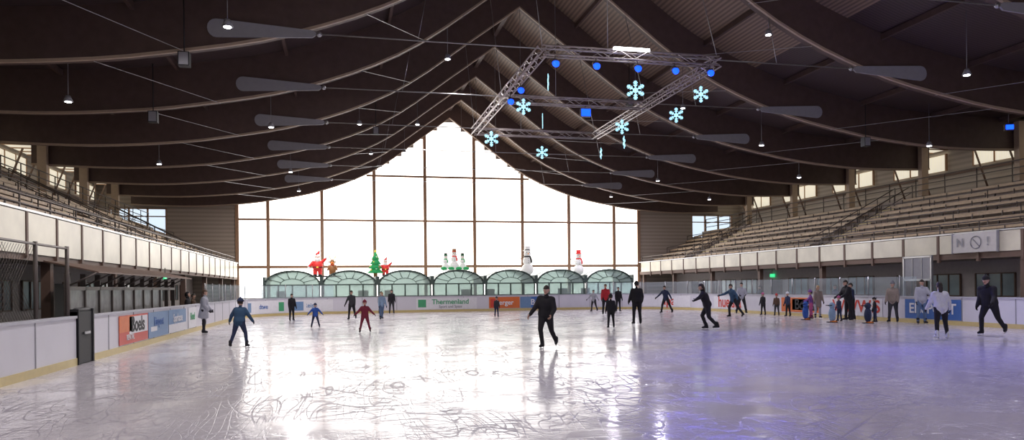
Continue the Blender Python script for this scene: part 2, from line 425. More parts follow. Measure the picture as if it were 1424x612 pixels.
# side walls
for sg,nm in((-1,'wall_left'),(1,'wall_right')):
    e=MB(); x=XC+sg*27; x0,x1=sorted((x,x+sg*.3)); e.bb(x0,x1,YB,YF+.3,-.03,10.3,0)
    for k in range(len(FR)-1):
        ya,yc=FR[k+1],FR[k]
        for q in (1,2): 
            yy=ya+(yc-ya)*q/3; e.rod((x-sg*.08,yy,6.6),(x-sg*1.1,yy+.2,9.6),.06,mi=1,n=6)
    xi=x-sg*.06; xa,xb=sorted((xi,x)); e.bb(xa,xb,YB,YF,6.6,7.0,1); e.bb(xa,xb,YB,YF,8.2,8.4,1)
    e.obj(nm,[M_beige,M_brown])
# columns
for sg in(-1,1):
    for yf in FR[1:]:
        e=MB(); x=XC+sg*24; e.bb(x-.22,x+.22,yf-.5,yf-.2,6.58,9.7,0); e.bb(x-.3,x+.3,yf-.56,yf-.14,6.58,6.75,1)
        e.obj('roof_column',[M_col,M_dsteel])
# ------------------------------------------------------------ grandstands
ROWS=8; RISE=(6.6-3.3)/ROWS; RUN=6.4/ROWS
AISLES=[54.5,38.0,21.5,5.0]
def stand(sg):
    root=empty('grandstand')
    def X(t): return XC+sg*t
    def bx(e,ta,tb,y0,y1,z0,z1,mi=0):
        x0,x1=sorted((X(ta),X(tb))); e.bb(x0,x1,y0,y1,z0,z1,mi)
    Y0,Y1=YB+.05,YF-.15
    e=MB(); bx(e,17.05,27,Y0,Y1,2.75,3.0)
    for r in range(ROWS): bx(e,17.6+r*RUN,27,Y0,Y1,3.0+(r>0)*(r*RISE-.0),3.0+(r+1)*RISE+.0 if r<ROWS-1 else 6.58)
    e.obj('concrete_steps',[M_conc],root)
    # benches
    e=MB()
    segs=[]; ed=[Y0]
    for a in sorted(AISLES): ed+=[a-.8,a+.8]
    ed.append(Y1)
    for i in range(0,len(ed),2): segs.append((ed[i],ed[i+1]))
    for r in range(ROWS-1):
        t=17.6+r*RUN; z=3.0+(r+1)*RISE
        for a,c in segs:
            bx(e,t+.30,t+.47,a+.1,c-.1,z+.36,z+.41,0); bx(e,t+.50,t+.67,a+.1,c-.1,z+.36,z+.41,0)
            bx(e,t+.70,t+.74,a+.1,c-.1,z+.60,z+.72,0)
            n=max(1,int((c-a)/1.6))
            for q in range(n+1):
                y=a+.15+(c-a-.3)*q/n; bx(e,t+.45,t+.52,y-.03,y+.03,z,z+.36,1); bx(e,t+.67,t+.71,y-.02,y+.02,z+.3,z+.7,1)
    e.obj('timber_benches',[M_wood,M_dsteel],root)
    # aisle stairs & rails
    e=MB()
    for a in AISLES:
        for r in range(ROWS):
            for h in(0,1):
                t=17.6+r*RUN-(.4 if h==0 else 0); z=3.0+r*RISE+(h+1)*RISE/2
                if h==0: bx(e,t,t+.42,a-.6,a+.6,3.0+r*RISE,z,0)
                bx(e,t-.005,t+.09,a-.6,a+.6,z-.03,z+.015,2)
        for y in(a-.7,a+.7):
            p0=(X(17.7),y,4.2); p1=(X(24),y,7.5); e.rod(p0,p1,.03,mi=1)
            p0=(X(17.7),y,3.8); p1=(X(24),y,7.1); e.rod(p0,p1,.02,mi=1)
            for q in range(6):
                t=17.7+6.3*q/5; zz=4.2+3.3*q/5; e.rod((X(t),y,zz-.9),(X(t),y,zz),.025,mi=1)
    e.obj('aisle_stairs',[M_conc,M_dsteel,mat('nosing_yellow',(.75,.62,.25),.5)],root)
    # parapet
    e=MB(); y=Y0
    zp0,zp1=(2.72,3.80) if sg<0 else (2.97,3.78)
    bx(e,17.0,17.12,Y0,Y1,2.55 if sg<0 else 2.72,2.99,1)
    while y<Y1-.5:
        y2=min(y+2.1,Y1); bx(e,16.95,17.0,y+.09,y2-.09,zp0,zp1,0); bx(e,16.93,17.05,y-.06,y+.06,2.6,zp1+.05,1); y+=2.1
    bx(e,16.92,17.08,Y0,Y1,zp1+.02,zp1+.08,2)
    e.obj('parapet_panels',[M_cream,M_brown,M_steel],root)
    e=MB()
    for z in(4.05,4.3): e.rod((X(17.15),Y0,z),(X(17.15),Y1,z),.028,mi=0)
    y=Y0+.1
    while y<Y1: e.rod((X(17.15),y,3.0),(X(17.15),y,4.3),.028,mi=0); y+=2.1
    for z in(7.0,7.35,7.7): e.rod((X(23.4),Y0,z),(X(23.4),Y1,z),.03,mi=0)
    y=Y0+.1
    while y<Y1: e.rod((X(23.4),y,6.1),(X(23.4),y,7.7),.03,mi=0); y+=2.1
    for (tt,zz) in((19.6,5.15),(21.6,6.2)):
        for a,c in segs:
            e.rod((X(tt),a+.2,zz),(X(tt),c-.2,zz),.028,mi=0)
            n=int((c-a)/3)
            for q in range(n+1):
                y=a+.2+(c-a-.4)*q/max(1,n); e.rod((X(tt),y,zz-1.0),(X(tt),y,zz),.025,mi=0)
    e.obj('guard_rails',[M_dsteel],root)
    # undercroft wall
    e=MB(); bx(e,20.3,20.5,Y0,Y1,-.03,2.75,0); y=Y0+1
    i=0
    while y<Y1-3:
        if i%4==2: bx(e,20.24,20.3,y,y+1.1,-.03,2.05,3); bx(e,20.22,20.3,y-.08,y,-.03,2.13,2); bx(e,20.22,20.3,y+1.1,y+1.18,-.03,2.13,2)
        else:
            bx(e,20.26,20.3,y,y+2.1,1.1,2.1,1)
            for q in(0,.7,1.4,2.1): bx(e,20.22,20.3,y+q-.03,y+q+.03,1.07,2.13,2)
            bx(e,20.22,20.3,y,y+2.1,2.1,2.15,2); bx(e,20.22,20.3,y,y+2.1,1.05,1.1,2)
        y+=3.0; i+=1
    for yf in FR: bx(e,17.15,17.4,yf-.5,yf-.25,-.03,2.75,2)
    e.obj('undercroft_wall',[mat('undercroft_grey',(.52,.47,.47),.6),mat('undercroft_glass',(.28,.36,.40),.15,noise=.4,nscale=1),M_brown,M_dark],root)
    return root
stand(-1); stand(1)
# sign panel on right parapet
e=MB(); e.bb(25.82,25.9,24.7,26.9,2.98,3.80,0); e.bb(25.8,25.9,24.65,24.7,2.95,3.83,1); e.bb(25.8,25.9,26.9,26.95,2.95,3.83,1)
for i in range(20):
    a=2*math.pi*i/20; c2=2*math.pi*(i+1)/20
    e.rod((25.8,25.7+.26*math.cos(a),3.39+.26*math.sin(a)),(25.8,25.7+.26*math.cos(c2),3.39+.26*math.sin(c2)),.016,mi=1)
e.rod((25.8,25.5,3.2),(25.8,25.9,3.58),.016,mi=1)
o=e.obj('balcony_sign',[M_dim,M_grey]); text('N',(25.79,26.5,3.39),.5,(-1,0),M_grey,o); text('!',(25.79,25.1,3.39),.5,(-1,0),M_grey,o)
# framed goal board
e=MB(); e.bb(24.98,25.02,27.2,28.8,1.85,2.85,0)
for y in(27.2,28.8): e.bb(24.95,25.05,y-.04,y+.04,-.03,2.9,1)
for z in(1.85,2.87): e.bb(24.95,25.05,27.2,28.8,z-.04,z+.04,1)
for y in(27.73,28.27): e.bb(24.955,25.045,y-.012,y+.012,1.85,2.85,1)
e.obj('framed_goal_board',[M_grey,M_steel])
# team box on the left
e=MB(); q0=.35
e.bb(-7.4+q0,-7.3+q0,21.5,34,-.03,.9,0)
for y in np.arange(21.5,34.1,1.25): e.bb(-7.42+q0,-7.28+q0,y-.04,y+.04,-.03,2.2,1)
e.bb(-7.37+q0,-7.33+q0,21.5,32,.95,1.75,2); e.bb(-7.42+q0,-7.28+q0,21.5,34,1.75,1.85,1)
for k in range(10):
    y=21.5+k*1.25; xa,xb=-7.9+q0,-6.6+q0
    e.add([(xa,y,2.5),(xa,y+1.25,2.5),(xb,y+1.25,2.2),(xb,y,2.2),(xa,y,2.54),(xa,y+1.25,2.54),(xb,y+1.25,2.24),(xb,y,2.24)],[(0,1,2,3),(7,6,5,4),(0,4,5,1),(1,5,6,2),(2,6,7,3),(3,7,4,0)],0)
    e.rod((xb-.05,y,2.2),(-7.35+q0,y,1.85),.025,mi=1)
e.bb(-7.9,-7.5,22,33,.38,.44,3)
for y in(22.2,25,28,31,32.8): e.bb(-7.8,-7.6,y-.04,y+.04,-.03,.38,1)
e.obj('team_bench_shelter',[M_brown,M_dsteel,mat('box_panes',(.45,.45,.43),.2,noise=.5,nscale=3),M_wood])
# ------------------------------------------------------------ far pavilions
for k in range(-3,4):
    xc=XC+S_*k
    e=MB(); hw=1.98; ya,yb=57.6,61.7; zs,rz=2.05,1.05; n=14
    arc=[(xc-hw*math.cos(math.pi*i/n),zs+rz*math.sin(math.pi*i/n)) for i in range(n+1)]
    for i in range(n):
        (x0,z0),(x1,z1)=arc[i],arc[i+1]
        e.add([(x0,ya,z0),(x1,ya,z1),(x1,yb,z1),(x0,yb,z0)],[(0,1,2,3)],1,True)
        e.rod((x0,ya,z0),(x1,ya,z1),.07,mi=2,n=6)
        e.rod((x0,ya+2,z0),(x1,ya+2,z1),.03,mi=2,n=4)
        xi0,zi0=xc+(x0-xc)*.45,zs+(z0-zs)*.45; xi1,zi1=xc+(x1-xc)*.45,zs+(z1-zs)*.45
        e.rod((xi0,ya,zi0),(xi1,ya,zi1),.03,mi=2,n=4)
        if i%2==0 and i>0: e.rod((xi0,ya,zi0),(x0,ya,z0),.03,mi=2,n=4)
    e.prism([(xc-hw,-.03)]+arc+[(xc+hw,-.03)],'y',ya+.02,ya+.04,0)
    for x in (-hw,-1.0,0,1.0,hw): e.bb(xc+x-.05,xc+x+.05,ya-.05,ya+.05,-.03,zs,2)
    for z in(.0,1.1,zs): e.bb(xc-hw,xc+hw,ya-.04,ya+.04,z-.04,z+.05,2)
    e.bb(xc-S_/2,xc-hw,ya-.08,yb,2.0,2.68,2)
    e.bb(xc+hw,xc+S_/2,ya-.08,yb,2.0,2.68,2)
    e.bb(xc-hw-.1,xc-hw+.02,ya-.1,ya+.1,-.03,2.68,2)
    e.bb(xc-.9,xc+.9,59.5,60.1,.7,.75,2); e.bb(xc-.8,xc-.72,59.6,60,-.03,.7,2); e.bb(xc+.72,xc+.8,59.6,60,-.03,.7,2)
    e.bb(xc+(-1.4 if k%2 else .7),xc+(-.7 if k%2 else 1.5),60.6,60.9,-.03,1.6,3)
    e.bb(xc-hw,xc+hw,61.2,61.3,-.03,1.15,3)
    e.obj('arched_glass_pavilion',[M_teal,M_vault,M_tealf,M_dark])
# ------------------------------------------------------------ inflatables
I_red=mat('inflatable_red',(.75,.04,.04),.5,emit=.25,ecol=(.9,.06,.05)); I_wh=mat('inflatable_white',(.8,.8,.8),.5,emit=.30,ecol=(.95,.95,.9))
I_gr=mat('inflatable_green',(.03,.4,.12),.5,emit=.2,ecol=(.05,.6,.2)); I_br=mat('inflatable_brown',(.35,.16,.06),.5,emit=.12,ecol=(.5,.2,.08))
I_bk=mat('inflatable_black',(.03,.03,.03),.5); I_sk=mat('inflatable_skin',(.8,.5,.36),.5,emit=.15); I_or=mat('inflatable_orange',(.9,.35,.05),.5,emit=.2); I_ye=mat('inflatable_yellow',(.9,.7,.1),.5,emit=.3)
IM=[I_red,I_wh,I_gr,I_br,I_bk,I_sk,I_or,I_ye]
def santa(e,x,y,z,s=1):
    for q in(-.18,.18): e.cap((x+q*s,y,z+.12*s),(x+q*s,y,z+.5*s),.15*s,.17*s,0); e.ell((x+q*s,y-.08*s,z+.1*s),(.15*s,.2*s,.1*s),4)
    e.ell((x,y,z+.85*s),(.42*s,.36*s,.45*s),0); e.ell((x,y,z+.72*s),(.435*s,.375*s,.08*s),4); e.box((x,y-.38*s,z+.72*s),(.14*s,.04*s,.12*s),7)
    for q in(-1,1): e.cap((x+q*.33*s,y,z+1.1*s),(x+q*.6*s,y-.1,z+1.35*s if q>0 else z+.8*s),.13*s,.1*s,0); e.ell((x+q*.63*s,y-.1,z+(1.45 if q>0 else .72)*s),(.1*s,.1*s,.1*s),1)
    e.ell((x,y-.03,z+1.42*s),(.22*s,.22*s,.24*s),5); e.ell((x,y-.13*s,z+1.3*s),(.23*s,.18*s,.22*s),1); e.ell((x,y-.26*s,z+1.43*s),(.04*s,.05*s,.04*s),0)
    for q in(-1,1): e.ell((x+q*.08*s,y-.23*s,z+1.48*s),(.025*s,.02*s,.03*s),4)
    e.cap((x,y,z+1.55*s),(x+.02,y,z+1.57*s),.22*s,.22*s,1); e.rod((x,y,z+1.62*s),(x+.14*s,y,z+1.95*s),.2*s,.05*s,0,n=12); e.ell((x+.17*s,y,z+1.97*s),(.08*s,)*3,1)
def reindeer(e,x,y,z,s=1):
    e.ell((x,y,z+.6*s),(.3*s,.28*s,.42*s),3)
    for q in(-.15,.15): e.cap((x+q*s,y-.05,z+.1*s),(x+q*s,y,z+.4*s),.1*s,.12*s,3); e.cap((x+q*1.7*s,y,z+.85*s),(x+q*2.4*s,y-.1,z+.55*s),.09*s,.07*s,3)
    e.ell((x,y-.05,z+1.15*s),(.2*s,.22*s,.24*s),3); e.ell((x,y-.24*s,z+1.08*s),(.13*s,.14*s,.11*s),6); e.ell((x,y-.38*s,z+1.1*s),(.06*s,)*3,0)
    for q in(-1,1):
        e.rod((x+q*.1*s,y,z+1.35*s),(x+q*.28*s,y,z+1.75*s),.04*s,.03*s,7); e.rod((x+q*.2*s,y,z+1.55*s),(x+q*.42*s,y,z+1.65*s),.03*s,.02*s,7)
        e.ell((x+q*.24*s,y,z+1.2*s),(.1*s,.04*s,.06*s),3); e.ell((x+q*.08*s,y-.23*s,z+1.22*s),(.03*s,)*3,4)
    e.rod((x,y,z+.92*s),(x,y,z+.99*s),.2*s,mi=0,n=12)
def snowman(e,x,y,z,s=1,hat=4,sc=0):
    e.ell((x,y,z+.38*s),(.42*s,.38*s,.4*s),1); e.ell((x,y,z+.95*s),(.32*s,.3*s,.32*s),1); e.ell((x,y,z+1.4*s),(.24*s,.23*s,.24*s),1)
    e.rod((x,y,z+1.17*s),(x,y,z+1.26*s),.24*s,mi=sc,n=12); e.cap((x+.15*s,y-.22*s,z+1.15*s),(x+.2*s,y-.28*s,z+.85*s),.06*s,mi=sc)
    e.rod((x,y-.2*s,z+1.4*s),(x,y-.45*s,z+1.38*s),.05*s,.01,6)
    for q in(-1,1): e.ell((x+q*.09*s,y-.2*s,z+1.48*s),(.03*s,)*3,4); e.rod((x+q*.28*s,y,z+1.0*s),(x+q*.62*s,y,z+1.2*s),.03*s,.02*s,3)
    for k in range(3): e.ell((x,y-.3*s+.02*k,z+(.8+.13*k)*s),(.03*s,)*3,4)
    e.rod((x,y,z+1.58*s),(x,y,z+1.62*s),.3*s,mi=hat,n=14); e.rod((x,y,z+1.6*s),(x,y,z+1.88*s),.18*s,.19*s,hat,n=14); e.rod((x,y,z+1.62*s),(x,y,z+1.68*s),.19*s,mi=sc,n=14)
ZI=2.68
e=MB(); santa(e,-1.75,58.2,ZI,1.0); reindeer(e,-.65,58.2,ZI,.95); e.rod((-2.4,58.2,ZI+.02),(0,58.2,ZI+.02),.06,mi=4); e.obj('inflatable_santa_and_reindeer',IM)
e=MB(); x,y,z=2.6,58.2,ZI
e.rod((x,y,z),(x,y,z+.3),.15,mi=3,n=10)
for k,(r,h) in enumerate(((.66,.25),(.56,.6),(.45,.95),(.32,1.3))): e.rod((x,y,z+h),(x,y,z+h+.6),r,.05,2,n=16)
for k in range(14):
    a=k*2.4; h=.4+k*.1; r=.56*(1-(h-.25)/1.8); e.ell((x+r*math.cos(a),y-abs(r*math.sin(a)),z+h),(.07,)*3,[0,7,1][k%3])
e.ell((x,y,z+1.95),(.1,)*3,7); santa(e,x+.75,y,z,.75)
e.obj('inflatable_christmas_tree',IM)
e=MB(); e.bb(7.9,9.7,58.0,58.9,3.1,3.16,1)
snowman(e,8.1,58.4,3.14,.72,4,2); snowman(e,8.78,58.35,3.14,.9,3,0); snowman(e,9.45,58.4,3.14,.72,4,2); 
for xx in(7.9,8.5,9.1,9.7): e.ell((xx,58.1,3.26),(.26,.14,.14),2)
e.obj('inflatable_snowman_family',IM)
e=MB(); snowman(e,14.75,58.2,ZI,1.25,1,4); e.obj('inflatable_snowman',IM)
e=MB(); snowman(e,19.1,58.2,ZI,1.1,0,0); e.obj('inflatable_snowman',IM)
# ------------------------------------------------------------ truss
def truss(e,p0,p1,h=.14,r=.028):
    p0=Vector(p0);p1=Vector(p1); d=(p1-p0); L_=d.length; d.normalize(); side=Vector((-d.y,d.x,0)); up=Vector((0,0,1))
    cs=[side*h+up*h,side*-h+up*h,side*-h-up*h,side*h-up*h]
    for c in cs: e.rod(p0+c,p1+c,r,mi=0,n=6)
    n=int(L_/.5)
    for i in range(n):
        a=p0+d*(L_*i/n); c=p0+d*(L_*(i+1)/n)
        for j in range(4):
            q=(j+1)%4
            if i%2: e.rod(a+cs[j],c+cs[q],r*.5,mi=0,n=4,caps=False)
            else: e.rod(a+cs[q],c+cs[j],r*.5,mi=0,n=4,caps=False)
TX0,TX1,TY0,TY1,TZ=6.2,12.2,22.3,34.4,9.1
M_truss=mat('truss_aluminium',(.50,.44,.44),.35,.6)
root=empty('lighting_truss_rig',(0,0,0))
e=MB()
for a,c in(((TX0,TY0),(TX1,TY0)),((TX1,TY0),(TX1,TY1)),((TX1,TY1),(TX0,TY1)),((TX0,TY1),(TX0,TY0)),((TX0,28.3),(TX1,28.3))): truss(e,(a[0],a[1],TZ),(c[0],c[1],TZ))
for x in(TX0,TX1):
    for y in(TY0,28.3,TY1):
        yf=min(FR,key=lambda q:abs(q-y)); e.rod((x,y,TZ+.14),(x,yf,zb(x-XC)+.3),.012,mi=1,n=4)
e.obj('truss_frame',[M_truss,M_steel],root)
e=MB(); e.bb(8.5,9.7,TY0-.25,TY0-.15,TZ+.12,TZ+.20,0); e.obj('led_tube_lamp',[M_bulb],root)
def parcan(loc,s=1,big=False):
    e=MB(); x,y,z=loc
    if big: e.box((x,y,z),(.42,.16,.32),0); e.box((x,y-.09,z),(.38,.03,.28),1)
    else:
        e.rod((x,y+.12,z+.1),(x,y-.06,z-.03),.09,.12,0,n=12); e.ell((x,y-.075,z-.04),(.12,.05,.12),1)
    e.rod((x,y,z+.1),(x,y,z+.32),.015,mi=0); e.obj('blue_spotlight',[M_dsteel,M_bblue],root)
    return
for x in(6.6,7.95,9.35,10.65,11.9): parcan((x,TY0-.05,8.73))
for y in(25.2,26.8): parcan((6.2,y,8.65))
parcan((9.6,28.2,8.67),big=True)
for x,y,z in ((-9.2,22.5,8.75),(28.4,26.5,8.45)):
    rz=.4 if x<0 else -.4
    e=MB(); e.box((x,y,z),(.35,.16,.26),0,rz=rz); e.box((x+(.04 if x<0 else -.04),y-.1,z),(.3,.03,.2),1,rz=rz); e.rod((x,y,z+.1),(x,y,zb(x-XC)+DK),.02,mi=0); e.obj('blue_wall_washer',[M_dsteel,M_bblue])
def flake(x,y,z,R,rz):
    e=MB(); w=.013*R/.28
    def seg(a,c,ww=w):
        e.rod((a[0],0,a[1]),(c[0],0,c[1]),ww*1.1,mi=0,n=5)
    for k in range(6):
        a=math.pi/6+k*math.pi/3; d=(math.cos(a),math.sin(a)); seg((0,0),(R*d[0],R*d[1]))
        for fr,ln in((.38,.26),(.6,.30),(.8,.2)):
            for sgn in(-1,1):
                bq=a+sgn*math.pi/4; p=(R*fr*d[0],R*fr*d[1]); seg(p,(p[0]+R*ln*math.cos(bq),p[1]+R*ln*math.sin(bq)))
        a2=a+math.pi/3; r2=R*.25; seg((r2*math.cos(a),r2*math.sin(a)),(r2*math.cos(a2),r2*math.sin(a2)))
    e.rod((0,0,R),(0,0,TZ-.17-z),.006,mi=1,n=4)
    e.obj('snowflake_ornament',[M_snow,M_dsteel],None,(x,y,z),rz)
for a in[(9.3,22.3,8.02,.31,-.3),(11.6,22.3,8.0,.27,-.2),(12.2,25.4,8.05,.28,-.5),(6.2,24.8,7.95,.28,-.1),(11.2,28.3,8.2,.30,-.3),(6.2,30.4,7.95,.32,-.2),(9.5,34.4,8.2,.31,-.2),
         (6.55,22.9,8.3,.27,1.35),(7.85,28.3,8.3,.3,1.3),(12.2,30.6,8.05,.28,1.0),(12.5,34.4,8.25,.28,1.4)]: flake(*a)
# ------------------------------------------------------------ pendant lamps
def lamp(x,y,z,power,col=(.93,.9,1),light=True):
    root=empty('pendant_floodlight'); e=MB(); e.rod((x,y,z+.02),(x,y,z+.22),.15,.07,0,n=14); e.rod((x,y,z),(x,y,z+.02),.10,mi=1,n=14)
    e.rod((x,y,z+.22),(x,y,zb(x-XC)+DK),.010,mi=0,n=4); e.obj('housing',[M_grey,M_bulb],root)
    if light:
        l=bpy.data.lights.new('flood','AREA'); l.shape='DISK'; l.size=.5; l.energy=power; l.color=col
        o=bpy.data.objects.new('flood_light',l); COL.objects.link(o); o.location=(x,y,z-.03); o.parent=root
for y in (8.5,21,33.6,46.2,55):
    lamp(-2.9,y,8.75,360,(1,.93,.93)); lamp(20.8,y,8.75,340,(.86,.82,1.0))
for y in(14.5,30.5,43,52): lamp(4.4,y,11.2,280,(1,.94,.94))
for x,y in((-8.8,27.3),(-8.8,39.9),(26.6,29),(26.6,39),(26.6,50),(15.5,24.5),(16.5,33.6),(1,39),(2,50)): lamp(x,y,zb(x-XC)-.35,0,light=False)
def spot(loc,target,power,col,ang):
    l=bpy.data.lights.new('stage_spot','SPOT'); l.energy=power; l.color=col; l.spot_size=math.radians(ang); l.spot_blend=1; l.shadow_soft_size=.25
    o=bpy.data.objects.new('stage_spot',l); COL.objects.link(o); o.location=loc
    d=Vector(target)-Vector(loc); o.rotation_euler=d.to_track_quat('-Z','Y').to_euler(); o.parent=root
spot((11.9,TY0-.1,8.6),(12,9,0),4500,(.14,.12,1),90)
spot((9.6,28.0,8.5),(17,16,0),3600,(.14,.16,1),85)
for x,y in((-6.8,30.5),(2.0,43.1),(-4.5,24.2),(14.8,36.8),(24.0,30.5)):
    e=MB(); z=zb(x-XC)-.35; e.box((x,y-.5,z),(.32,.28,.42),0); e.box((x,y-.65,z),(.26,.02,.36),1); e.rod((x,y-.5,z+.2),(x,y-.5,zb(x-XC)+DK),.02,mi=0); e.obj('loudspeaker',[M_black,M_grey])
# ------------------------------------------------------------ people
P_skin=mat('skin',(.58,.36,.27),.5); P_mouth=mat('lips',(.42,.14,.12),.5); P_eye=mat('eye_white',(.8,.8,.8),.3); P_pup=mat('pupil',(.03,.02,.02),.3)
P_blade=mat('skate_blade',(.6,.6,.65),.25,.9)
def cl(name,c): return mat('cloth_'+name,c,.85,nscale=14,noise=.2,bump=.15)
C={'black':cl('black',(.013,.012,.017)),'navy':cl('navy',(.02,.03,.08)),'dgrey':cl('dark_grey',(.04,.04,.05)),'grey':cl('grey',(.2,.2,.23)),'lgrey':cl('light_grey',(.40,.41,.47)),
'white':cl('white',(.66,.67,.72)),'blue':cl('blue',(.03,.10,.42)),'mblue':cl('mid_blue',(.03,.075,.15)),'jeans':cl('jeans',(.10,.16,.28)),'lblue':cl('light_blue',(.25,.36,.52)),'red':cl('red',(.50,.03,.04)),'maroon':cl('maroon',(.20,.02,.045)),
'pink':cl('pink',(.5,.10,.26)),'purple':cl('purple',(.2,.07,.30)),'beige':cl('beige',(.28,.23,.20)),'brown':cl('brown',(.10,.055,.035)),'orange':cl('orange',(.7,.22,.05))}
H={'dark':mat('hair_dark',(.025,.016,.012),.6,nscale=30,noise=.4),'brown':mat('hair_brown',(.09,.05,.03),.6,nscale=30,noise=.4),'blond':mat('hair_blond',(.40,.27,.13),.6,nscale=30,noise=.3)}
def dv(f,s,side):
    f=math.radians(f); s=math.radians(s); return Vector((side*math.sin(s),math.sin(f)*math.cos(s),-math.cos(f)*math.cos(s)))
def hand(e,w,d,inward,mi):
    d=d.normalized(); n=(inward-d*inward.dot(d)); n=n.normalized() if n.length>.01 else d.orthogonal().normalized(); s=d.cross(n)
    if s.y<0: s=-s   # thumb side toward front
    R=Matrix((s,n,d)).transposed(); e.ell(w+d*.05,(.042,.018,.055),mi,R,10,8)
    for k,(o,l) in enumerate(((.030,.070),(.010,.080),(-.010,.074),(-.029,.058))):
        p0=w+d*.085+s*o; p1=p0+(d*.9+n*.35).normalized()*l*.55; p2=p1+(d*.6+n*.8).normalized()*l*.5
        e.cap(p0,p1,.0095,.009,mi,6); e.cap(p1,p2,.009,.0075,mi,6)
    p0=w+d*.025+s*.032; p1=p0+(s*.75+d*.65+n*.2).normalized()*.04; p2=p1+(s*.2+d*.9+n*.3).normalized()*.032
    e.cap(p0,p1,.013,.011,mi,6); e.cap(p1,p2,.011,.009,mi,6)
def person(name,x,y,h,face,top='black',bot='black',boot='black',lean=4,side=0,legs=((4,5),(0,4),(-2,5),(-6,4)),arms=((6,12),(18,6),(6,12),(18,6)),hd='hair',hair='dark',hatc='black',headyaw=0,coat=False,bulk=1.0,glove=True,z0=0.0,child=False,skates=True,bag=None,turn=0,long=False):
    bulk*=1.12
    lR=dv(legs[0][0],legs[0][1],1),dv(legs[1][0],legs[1][1],1); lL=dv(legs[2][0],legs[2][1],-1),dv(legs[3][0],legs[3][1],-1)
    la,sa=math.radians(lean),math.radians(side)
    T=Vector((math.sin(sa),math.sin(la)*math.cos(sa),math.cos(la)*math.cos(sa))); 
    tr=math.radians(turn)
    LX=Vector((math.cos(tr),-math.sin(tr),0)); LX=(LX-T*LX.dot(T)).normalized(); FW=T.cross(LX)  # forward
    P=Vector((0,0,0)); segs=[]; e=MB()
    def C_(a,c,r0,r1,lab): e.cap(a,c,r0,r1); segs.append((a,c,r0,r1,lab))
    # torso loft
    rings=[(-.09,.11,.09),(-.03,.168,.12),(.06,.165,.118),(.15,.152,.108),(.28,.172,.12),(.38,.180,.116),(.44,.158,.097),(.49,.09,.07),(.53,.058,.058)]
    if coat: rings=[(-.36,.14,.12),(-.34,.19,.16),(-.2,.185,.15),(-.06,.178,.135)]+rings[2:]
    n=16; v=[]
    for t,rx,ry in rings:
        bl=bulk if t<.46 else 1
        for i in range(n):
            u=2*math.pi*i/n; v.append(P+T*t+LX*(rx*bl*math.cos(u))+FW*(ry*bl*math.sin(u)))
    f=[tuple(range(n-1,-1,-1)),tuple(range((len(rings)-1)*n,len(rings)*n))]
    for k in range(len(rings)-1):
        for i in range(n): f.append((k*n+i,k*n+(i+1)%n,(k+1)*n+(i+1)%n,(k+1)*n+i))
    e.add(v,f)
    segs.append((P+T*(-.30 if coat else .0),P+T*.42,.17*bulk if coat else .15*bulk,.15*bulk,1)); segs.append((P+T*.5,P+T*.58,.05,.05,1))
    C_(P+T*.5,P+T*.62,.060,.055,1 if hd=='hood' else 0)
    ank=[]
    for sd,(th,sh),(fs) in((1,lR,legs[1][0]),(-1,lL,legs[3][0])):
        hip=P+LX*(sd*.09)-T*.03; kn=hip+th*.42; an=kn+sh*.42
        C_(hip,kn,.108*min(bulk,1.15),.074,2); C_(kn,an,.072,.056,2); ank.append((an,fs,sd))
        mid=kn+sh*.13; C_(mid,mid+Vector((0,-.010,0)),.070,.068,2)
    low=min(a[0].z for a in ank); feet=[]
    for an,fs,sd in ank:
        pitch=0 if an.z-low<.06 else max(-65,min(30,fs*.8)); pr=math.radians(pitch); yo=math.radians(12*sd)
        fd=Vector((math.sin(yo)*math.cos(pr),math.cos(yo)*math.cos(pr),math.sin(pr))); dn=Vector((0,math.sin(pr),-math.cos(pr)))
        heel=an+dn*.045-fd*.04; toe=an+dn*.055+fd*.14
        C_(an+(an-heel)*.3-dn*.08,heel,.062,.046,3); C_(an+dn*.02,toe,.054,.038,3); C_(heel,toe,.042,.038,3)
        feet.append((an,fd,dn))
    aw=[]
    for sd,k in((1,0),(-1,2)):
        sh_=P+T*.435+LX*(sd*.168); ua=dv(arms[k][0],arms[k][1],sd); fa=dv(arms[k+1][0],arms[k+1][1],sd)
        el=sh_+ua*.275; wr=el+fa*.24
        C_(sh_-LX*(sd*.04),sh_,.074*bulk,.070*bulk,1); C_(sh_,el,.068*bulk,.054*bulk,1); C_(el,wr,.053*bulk,.040*bulk,1); aw.append((wr,fa,sd))
    me=bpy.data.meshes.new('tmp'); me.from_pydata(e.v,[],e.f); o=bpy.data.objects.new('tmp',me); COL.objects.link(o)
    r=o.modifiers.new('r','REMESH'); r.mode='VOXEL'; r.voxel_size=.020
    sm=o.modifiers.new('s','SMOOTH'); sm.iterations=4; sm.factor=.5
    dg=bpy.context.evaluated_depsgraph_get(); ev=o.evaluated_get(dg); m2=ev.to_mesh()
    V=np.empty(len(m2.vertices)*3,dtype=np.float32); m2.vertices.foreach_get('co',V); V=V.reshape(-1,3)
    F=[tuple(p.vertices) for p in m2.polygons]
    ev.to_mesh_clear(); bpy.data.objects.remove(o); bpy.data.meshes.remove(me)
    Cn=np.array([V[list(q)].mean(axis=0) for q in F]); best=np.full(len(F),1e9); lab=np.zeros(len(F),dtype=int)
    for a,c,r0,r1,lb in segs:
        a=np.array(a);c=np.array(c); d=c-a; L2=max(1e-9,(d*d).sum()); t=np.clip(((Cn-a)@d)/L2,0,1)
        ds=np.linalg.norm(Cn-(a+t[:,None]*d),axis=1)-(r0+(r1-r0)*t); k=ds<best; best[k]=ds[k]; lab[k]=lb
    g=MB(); g.v=[tuple(map(float,q)) for q in V]; g.f=F; g.m=[int(q) for q in lab]; g.sm=[True]*len(F)
